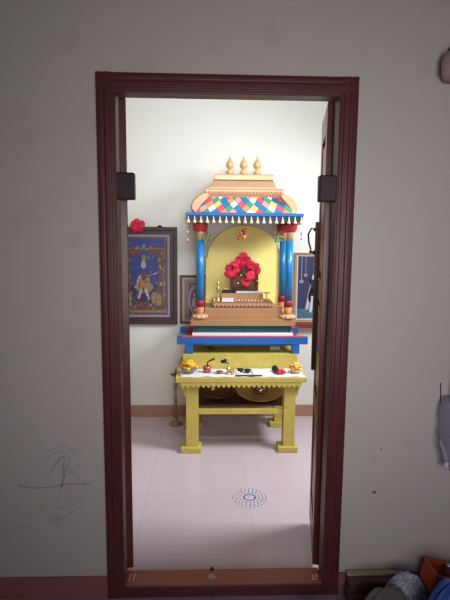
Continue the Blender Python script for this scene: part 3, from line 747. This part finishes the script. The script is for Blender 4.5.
# ================================================================== LOWER SHELF
def dish(name, c, r, h, m_, label, cat='plate', tilt=0, seg=40):
    b = MB().lathe((0,0,0), [(r*.62,0),(r*.66,.003),(r*.86,h*.6),(r*.98,h),(r,h+.003),(r*.97,h+.004),(r*.84,h*.6+.004),(r*.66,.006),(.001,.005)], seg)
    b.xf(Matrix.Translation(Vector(c)) @ Matrix.Rotation(tilt,4,'X'))
    return tag(b.build(name, m_), label, cat)
c = G(259,394,SH+.02)
PX, PYy = c.x, min(c.y, 1.64)
dish('brass_plate', (PX+.000, PYy, SH+.028), .180, .03, mat('plate_brass', (232,200,146), .42, metal=.45, var=.15), 'large round brass plate on the shelf under the table', tilt=.20)
b = MB(); b.lathe((PX+.01,PYy,SH+.038), [(.05,0),(.06,.01),(.062,.022),(.058,.022),(.05,.008),(.001,.007)], 24)
tag(b.build('brass_bowl', M_brassD), 'small brass bowl nested in the large plate under the table', 'bowl')
b = MB(); rnd = random.Random(5)
for k in range(12):
    a = 2*PI*k/12; b.ball((PX+.012+.030*math.cos(a), PYy-.01+.026*math.sin(a), SH+.066+.010*math.sin(k*2.2)), .011, .011, .013, 8, 6)
b.lathe((PX+.012,PYy-.01,SH+.047), [(.03,0),(.034,.01),(.02,.026),(.008,.04)], 16)
tag(b.build('silver_ornament', mat('silver', (200,196,190), .2, metal=.9)), 'knobbly silver ornament sitting in the brass bowl under the table', 'ornament')
c = G(217,401,SH)
cyy = max(c.y, TY0+.25)
dish('bronze_dish', (c.x+.000, cyy+.02, SH+.014), .135, .045, M_steel, 'wide dark bronze dish at left on the shelf under the table', 'dish', tilt=.14)
for i, (dx, dy, r, lb) in enumerate([(-.03,.07,.035,'left of two small brass pots behind the bronze dish'), (.05,.10,.032,'right of two small brass pots behind the bronze dish')]):
    x, y = c.x+dx, cyy+.09+dy*.5
    lathe_thing('brass_pot', (x,y,SH+.001), [(r*.5,0),(r*.55,.004),(r*.95,r*.6),(r,r),(r*.8,r*1.5),(r*.45,r*1.8),(r*.6,r*2.05),(r*.55,r*2.05),(r*.35,r*1.8)], M_brass, lb, 'pot', 20, 'brass pots on the lower shelf')
lathe_thing('brass_tumbler', (.30, 1.86-.04, SH+.001), [(.03,0),(.034,.004),(.042,.09),(.045,.094),(.042,.094),(.03,.01),(.001,.008)], M_brassD, 'tarnished tumbler behind the large plate under the table', 'tumbler')
# ================================================================== FLOOR LAMP LEFT OF TABLE
c = G(176.5,421,0)
t = thing('standing_oil_lamp', (c.x, 1.90, 0), 'tall slim brass standing oil lamp on the floor left of the table', 'lamp')
lx_ = c.x+.0
MB().lathe((lx_,1.90,0), [(.052,0),(.054,.006),(.046,.012),(.030,.018),(.020,.035),(.013,.06)], 28).build('base', M_brassD, t)
MB().lathe((lx_,1.90,.06), [(.012,0),(.008,.03),(.014,.05),(.008,.07),(.009,.13),(.015,.15),(.016,.165),(.008,.18),(.008,.24),(.016,.26),(.014,.28),(.007,.30),(.007,.34)], 18).build('stem', M_brassD, t)
MB().lathe((lx_,1.90,.40), [(.007,0),(.034,.012),(.046,.022),(.044,.024),(.03,.016),(.001,.012)], 24).build('oil_pan', M_brassD, t)
MB().lathe((lx_,1.90,.418), [(.012,0),(.008,.02),(.010,.035),(.002,.055)], 14).build('peak', M_brassD, t)
# ================================================================== PICTURES ON THE BACK WALL
def picture(x0, x1, z0, z1, fw, fm, label, prints, group=None, lean=0.0, mount=None, y1=YB-.002, th=.028, mm=.0):
    t = thing('framed_picture', ((x0+x1)/2, y1, z0), label, 'picture', group); y0 = y1-th
    b = MB()
    for a0_, a1_, f0, f1 in ((0,.5,0,.008),(.5,1,.0,.0)):
        pass
    def ring(b, g0, g1, ya, yb):
        b.box(x0+g0, x0+g1, ya, yb, z0+g0, z1-g0); b.box(x1-g1, x1-g0, ya, yb, z0+g0, z1-g0)
        b.box(x0+g1, x1-g1, ya, yb, z0+g0, z0+g1); b.box(x0+g1, x1-g1, ya, yb, z1-g1, z1-g0)
    ring(b, 0, fw*.45, y0, y1); ring(b, fw*.45, fw, y0+.008, y1)
    b.build('frame', fm, t, bevel=.003)
    if mount:
        b = MB(); ring(b, fw, fw+mm, y1-.016, y1-.002); b.build('mount', mount, t)
    g = fw+mm
    W_p, H_p = x1-x0-2*g, z1-z0-2*g
    mats = []; b = MB(); b.box(x0+g, x1-g, y1-.012, y1-.003, z0+g, z1-g); mats.append(prints[0])
    for n_, (m_, polys) in enumerate(prints[1:]):
        if m_ not in mats: mats.append(m_)
        b.cur = mats.index(m_)
        for n2_, P in enumerate(polys):
            yy_ = y1-.0125-.0003*(n_+1)-.000004*n2_
            b.prism([(x0+g+u_*W_p, z0+g+v_*H_p) for u_, v_ in P], yy_, y1-.011)
    b.build('print', mats, t)
    return t
def ell(cx, cy, rx, ry, n=20, a0=0, a1=2*PI): return [(cx+rx*math.cos(a0+(a1-a0)*k/n), cy+ry*math.sin(a0+(a1-a0)*k/n)) for k in range(n if a1-a0 > 6 else n+1)]
def rc(x0, x1, y0, y1): return [(x0,y0),(x1,y0),(x1,y1),(x0,y1)]
pb = lambda n, c, v=.25: mat('print_'+n, c, .35, var=v, scale=45)
m_navy, m_blu, m_brn, m_gld, m_skin, m_grn, m_rd, m_wht, m_lil, m_tl = pb('navy',(58,60,92)), pb('blue',(62,74,142)), pb('brown',(104,82,76),.5), pb('gold',(146,124,86),.4), pb('pale',(176,164,170),.12), pb('green',(62,86,62)), pb('red',(118,72,70)), pb('white',(206,200,214),.12), pb('lilac',(150,140,170)), pb('teal',(72,112,130))
Lx0, Lx1 = -.87, A(177.5,275,YB).x
Lz0, Lz1 = A(160,324,YB).z, A(165,227,YB).z
pr = [m_brn,
  (m_blu, [rc(.03,.97,.86,.97), ell(.5,.60,.34,.26,24)]),
  (m_brn, [rc(.05,.13,.05,.85), rc(.87,.95,.05,.85)]),
  (m_gld, [rc(.03,.97,.03,.06), rc(.03,.97,.845,.86)]+[ell(.5+.36*math.cos(a), .60+.28*math.sin(a), .035,.025,10) for a in [PI*k/8 for k in range(9)]]),
  (m_rd, [rc(.14,.20,.10,.70), rc(.80,.86,.10,.70), ell(.30,.80,.10,.04), ell(.70,.80,.10,.04), rc(.30,.70,.08,.20)]),
  (m_navy, [rc(.22,.78,.20,.40), ell(.5,.30,.30,.14)]),
  (m_gld, [[(.36,.30),(.64,.30),(.60,.52),(.40,.52)], ell(.5,.73,.05,.05), ell(.5,.36,.20,.07), ell(.82,.20,.05,.08), ell(.18,.20,.05,.08), ell(.70,.22,.05,.08)]),
  (m_skin, [ell(.49,.645,.055,.05), [(.38,.50),(.44,.52),(.34,.34),(.29,.36)], [(.58,.50),(.64,.52),(.80,.56),(.78,.53)], [(.50,.34),(.56,.34),(.66,.12),(.60,.12)], [(.42,.34),(.47,.34),(.40,.20),(.35,.22)]]),
  (m_rd, [ell(.49,.50,.05,.06)]),
  (m_skin, [rc(.915,.925,.20,.62), ell(.84,.62,.018,.02), ell(.16,.62,.018,.02), ell(.86,.40,.015,.03), rc(.2,.22,.12,.26), rc(.76,.775,.12,.3)]),
  (m_grn, [ell(.27,.17,.06,.05), ell(.62,.17,.05,.04)])]
rnd = random.Random(11)
for m_, n_, sz in ((m_gld,70,.016),(m_brn,60,.02),(m_lil,40,.012),(m_rd,30,.016),(m_blu,24,.02)):
    pr.append((m_, [ell(u_, v_, sz*rnd.uniform(.5,1.2), sz*rnd.uniform(.5,1.5), 6) for u_, v_ in [(rnd.uniform(.04,.96), rnd.uniform(.04,.96)) for _ in range(n_)] if math.hypot((u_-.49)/.12, (v_-.6)/.12) > 1]))
lp = picture(Lx0, Lx1, Lz0, Lz1, .062, M_frame, 'large dark framed devotional print in blue and brown left of the shrine', pr, mount=m_lil, mm=.018)
k = A(160,225,YB); MB().lathe((k.x,YB-.02,Lz1), [(.016,0),(.018,.006),(.008,.014)], 12).build('hanging_ring', M_iron, lp)
c = A(137,225.5,2.04)
hibiscus('hibiscus_flower', (c.x, 2.035, c.z), 7.2*3.93/480, 'single red hibiscus on top of the large dark picture frame', (.2,0,0), None, 9)
x0, x1 = A(180,300,YB).x, A(209,300,YB).x
z1_ = A(185,275,YB).z
pr = [pb('dusty',(140,124,116),.3), (m_brn, [rc(.1,.9,.08,.92)]), (m_lil, [ell(.5,.5,.3,.36), rc(.14,.2,.1,.9), rc(.8,.86,.1,.9)]), (m_brn, [ell(.5,.5,.2,.26), ell(.25,.8,.06,.05), ell(.25,.2,.06,.05), ell(.75,.8,.06,.05), ell(.75,.2,.06,.05)]), (m_skin, [ell(.5,.62,.06,.05), ell(.5,.42,.12,.14)])]
picture(x0, x1, Lz0+.005, z1_, .020, M_frame2, 'small thin framed faded print half hidden behind the shrine', pr, mount=pb('cream',(164,152,138),.1), mm=.016, th=.02)
x0 = A(293.5,290,YB).x; x1 = x0+.35; z0_, z1_ = A(300,327,YB).z, A(300,252.5,YB).z
pr = [m_navy,
  (m_tl, [rc(0,1,0,.16)]), (m_lil, [rc(.10,.12,.62,1), rc(.22,.235,.72,1), rc(.78,.795,.62,1), rc(.66,.675,.74,1), ell(.11,.60,.06,.03), ell(.227,.70,.05,.025), ell(.787,.60,.06,.03)]),
  (m_lil, [[(.22,.12),(.80,.12),(.78,.48),(.68,.76),(.50,.76),(.34,.50)]]),
  (m_wht, [[(.26,.16),(.31,.16),(.44,.70),(.36,.46)], [(.38,.12),(.44,.12),(.48,.5),(.43,.5)], [(.56,.2),(.62,.2),(.60,.7),(.54,.7)], ell(.54,.66,.12,.08), ell(.60,.80,.13,.09)]),
  (m_skin, [ell(.60,.81,.075,.06), ell(.52,.55,.05,.06)]), (m_gld, [ell(.60,.90,.06,.03)]),
  (m_navy, [rc(.46,.56,.14,.34)]), (m_tl, [ell(.5,.10,.34,.05)]), (m_wht, [ell(.51,.20,.03,.07), ell(.40,.13,.04,.03), ell(.62,.13,.04,.03)])]
rp = picture(x0, x1, z0_+.045, z1_, .022, M_frame3, 'gold framed print of a white robed figure right of the shrine', pr, mount=m_wht, mm=.008)
tag(B(x0+.004, x1+.05, YB-.06, YB-.0005, z0_, z0_+.044).build('picture_ledge', mat('redbrown_wood', (128,58,52), .4, var=.2), bevel=.003), 'red brown wooden ledge under the gold framed print', 'shelf')
# ================================================================== RANGOLI ON THE FLOOR
c = G(249.5,497.5,0)
rc_cols = [mat('dot_'+n, cc, .6, var=.05) for n, cc in (('red',(196,76,104)),('blue',(70,92,160)),('teal',(70,140,160)),('white',(226,222,226)),('violet',(112,90,148)))]
b = MB(); b.cur = 3
b.lathe((c.x,c.y,0), [(.112,.0002),(.112,.0010)], 40); 
for ring_, (r, n, dr, pat) in enumerate([(.032,16,.0058,[1,4]),(.012,5,.004,[3,0]),(.058,16,.0062,[0,0,1,1]),(.078,20,.0066,[0,1,0,2]),(.098,26,.0066,[2,0,4,0])]):
    for k in range(n):
        a = 2*PI*k/n+ring_*.2; b.cur = pat[k % len(pat)]
        b.lathe((c.x+r*math.cos(a), c.y+r*math.sin(a), .0008), [(dr,0),(dr*.9,.0008)], 8)
for k in range(24):
    a = 2*PI*k/24; b.cur = 1; b.lathe((c.x+.036*math.cos(a), c.y+.036*math.sin(a), .0008), [(.0045,0),(.004,.0008)], 6)
tag(b.build('rangoli', [rc_cols[0], rc_cols[1], rc_cols[2], mat('rangoli_base', (204,194,204), .4, var=.04), rc_cols[4]]), 'round rangoli of red and blue dots on the shrine room floor', 'floor decoration')
# ================================================================== CLUTTER, FRONT ROOM RIGHT
def mound(name, cx, cy, rx, ry, h, m_, label, cat, seed, folds=5, z0=.0, amp=.055, sharp=.7):
    rnd = random.Random(seed); ph = [rnd.uniform(0,6.28) for _ in range(6)]; b = MB(); nr, ns = 14, 48; vs = []; fs = []
    for i in range(nr+1):
        rr = i/nr
        for k in range(ns):
            a = 2*PI*k/ns
            R1 = 1+.08*math.sin(3*a+ph[0])+.05*math.sin(7*a+ph[1])
            zz_ = h*(max(0, 1-rr**2.4))**sharp
            fo = amp*h*math.sin(folds*a+ph[2]+3*rr+.8*math.sin(2*a+ph[3]))*rr*(1-rr)*3+amp*.5*h*math.sin(9*rr+ph[4]+2*a)*(1-rr)
            vs.append((cx+rx*R1*rr*math.cos(a), cy+ry*R1*rr*math.sin(a), z0+max(.0, zz_+fo) if i < nr else z0))
    for i in range(nr):
        for k in range(ns): k2 = (k+1) % ns; fs.append((i*ns+k, i*ns+k2, (i+1)*ns+k2, (i+1)*ns+k))
    fs.append(tuple(nr*ns+k for k in range(ns-1,-1,-1)))
    b.smooth = True; b.add(vs, fs); b.sm[-1] = False
    return tag(b.build(name, m_, subsurf=1), label, cat)
b = MB()
b.box(.515, .77, -.105, -.016, .001, .055); b.box(.520, .765, -.080, -.016, .054, .102)
b.cur = 1; b.box(.520, .765, -.045, -.016, .1015, .112)
tag(b.build('folded_cloth', [mat('brown_cloth', (104,78,68), .9, bump=.3), mat('cream_edge', (188,164,138), .8)], bevel=.010, seg=3), 'folded brown cloth with cream top layer against the wall right of door', 'cloth')
def patt(name, c1, c2, sc):
    m_ = bpy.data.materials.new(name); m_.use_nodes = True; n = m_.node_tree.nodes; L = m_.node_tree.links
    tc = n.new('ShaderNodeTexCoord'); vo = n.new('ShaderNodeTexNoise'); vo.inputs['Scale'].default_value = sc; vo.inputs['Detail'].default_value = 1
    L.new(tc.outputs['Object'], vo.inputs['Vector']); cr_ = n.new('ShaderNodeValToRGB'); cr_.color_ramp.elements[0].position = .47; cr_.color_ramp.elements[1].position = .54
    cr_.color_ramp.elements[0].color = lin(c1)+(1,); cr_.color_ramp.elements[1].color = lin(c2)+(1,)
    L.new(vo.outputs['Fac'], cr_.inputs[0]); L.new(cr_.outputs[0], n['Principled BSDF'].inputs['Base Color']); n['Principled BSDF'].inputs['Roughness'].default_value = .85
    return m_
mound('printed_cloth', .715, -.16, .115, .05, .200, patt('printed_cotton', (140,144,168), (184,184,192), 80), 'pale printed cotton cloth heaped beside the orange tray', 'cloth', 3)
mound('grey_cloth', .60, -.28, .135, .05, .235, mat('grey_green_cloth', (92,88,84), .9, var=.2, bump=.4), 'grey green cloth heap in front of the folded brown cloth', 'cloth', 5)
mound('dark_cloth', .36, -.26, .095, .04, .125, mat('navy_cloth', (52,50,74), .9, var=.2), 'low dark navy cloth lying at the foot of the door frame', 'cloth', 6)
mound('blue_cloth', .80, -.37, .15, .065, .325, mat('blue_sheet', (44,78,160), .5, var=.5, scale=9, bump=.3), 'crumpled bright blue plastic sheet nearest the viewer at right', 'sheet', 8)
# orange tray tilted, open towards the room
b = MB(); bw = .20
b.box(0, .30, 0, .010, 0, .08); b.box(0, .30, .010, .11, 0, .008); b.box(0, .30, .10, .11, 0, .08); b.box(0, .010, .010, .10, .008, .08); b.box(.29, .30, .010, .10, .008, .08)
b.box(-.006, .306, -.006, .002, .074, .084)
b.xf(Matrix.Translation(Vector((.805, -.20, .140))) @ Matrix.Rotation(math.radians(14), 4, 'Y'))
tag(b.build('plastic_tray', mat('orange_plastic', (196,84,44), .45, var=.1), bevel=.004), 'orange plastic tray sloping down behind the blue sheet', 'tray')
b = MB(); b.box(.855, 1.16, -.20, -.015, 0, .066); b.box(.862, 1.15, -.19, -.02, .066, .074)
tag(b.build('cardboard_box', mat('cardboard', (120,90,68), .8), bevel=.003), 'flat brown cardboard box under the orange tray', 'box')
c = A(452,566,-.1)
b = MB().lathe((c.x+.03,-.15,.108), [(.03,0),(.05,.02),(.055,.05),(.045,.085),(.02,.10)], 20); 
tag(b.build('cloth_bundle', mat('pink_grey_cloth', (176,146,140), .8)), 'pinkish cloth bundle standing in the orange tray at the right edge', 'cloth')
c = A(438.5,562,-.09)
tag(MB().lathe((c.x+.01,-.15,.146), [(.014,0),(.014,.06),(.007,.075),(.007,.084)], 12).build('steel_bottle', mat('bright_steel', (180,180,200), .2, metal=.9)), 'small shiny steel bottle standing in the orange tray', 'bottle')
# hanging plastic bag on the right
def bagmesh(pts, depth, y):   # pts: px outline rows (xl, xr, y)
    b = MB(); vs = []; fs = []; n = 14
    for i, (xl, xr, py) in enumerate(pts):
        a_, c_ = A(xl, py, y), A(xr, py, y); mx_ = (a_+c_)/2; hw_ = (c_.x-a_.x)/2
        for k in range(n):
            t_ = 2*PI*k/n; vs.append((mx_.x+hw_*math.cos(t_)*(1+.06*math.sin(3*t_+i)), y+depth*math.sin(t_)*(1+.2*math.sin(2*t_+i*1.7)), mx_.z))
    m_ = len(pts)
    for i in range(m_-1):
        for k in range(n): k2 = (k+1)%n; fs.append((i*n+k, i*n+k2, (i+1)*n+k2, (i+1)*n+k))
    fs.append(tuple(range(n))); fs.append(tuple((m_-1)*n+k for k in range(n)))
    b.smooth = True; b.add(vs, fs); return b
bg = thing('plastic_bag', A(450,440,-.05), 'pale violet plastic bag hanging from the wall at the right edge', 'bag')
bagmesh([(444,456,398),(440,462,406),(437.5,466,416),(439,468,424),(437,470,433),(441,470,441),(441,469,450),(444.5,468,458),(445,464,468)], .035, -.045).build('bag_body', mat('violet_plastic', (150,142,170), .35, var=.4, scale=10, spec=.5, bump=1.0, bscale=14, alpha=.38), bg)
bagmesh([(445,449,462),(443.5,448.5,465.5),(445,448.5,469)], .010, -.085).build('lit_tip', mat('lit_plastic', (214,204,226), .25), bg)  # lit tip of the bag, its shine put into a brighter colour
bagmesh([(439.5,441,440),(440,443.5,445),(441.5,446,450),(443,448,456),(444.5,449.5,462)], .006, -.083).build('bright_fold', mat('pale_fold', (176,168,200), .35, alpha=.7), bg)
MB().tube([A(452,340,-.004), A(453,370,-.02), A(452,404,-.045)], .003).build('bag_strap', mat('violet_strap', (100,92,110), .5), bg)
kx = A(452,340,-.004); MB().tube([(kx.x,0,kx.z),(kx.x,-.012,kx.z+.002)], .005).build('wall_hook', M_iron, bg)
b = MB().tube([A(440.6,383,-.003), A(440.8,394,-.003), A(440.2,405,-.003)], .0022, 6)
tag(b.build('black_wire', M_black), 'short black wire hanging on the wall above the plastic bag', 'wire')
# pale bundle hanging high on the right
hb = thing('hanging_bundle', A(455,70,-.06), 'pale pink cloth bundle hanging high at the right edge', 'bundle')
bagmesh([(452,462,50),(444.5,470,54),(441.5,474,60),(441,476,68),(442,474,76),(446,470,80)], .05, -.06).build('cloth_body', mat('dusty_pink', (176,148,150), .8, bump=.3), hb)
kx = A(457,49,-.06); MB().tube([(kx.x,0,kx.z+.02),(kx.x,-.06,kx.z+.015),(kx.x,-.06,kx.z-.01)], .005).build('wall_hook', M_iron, hb)
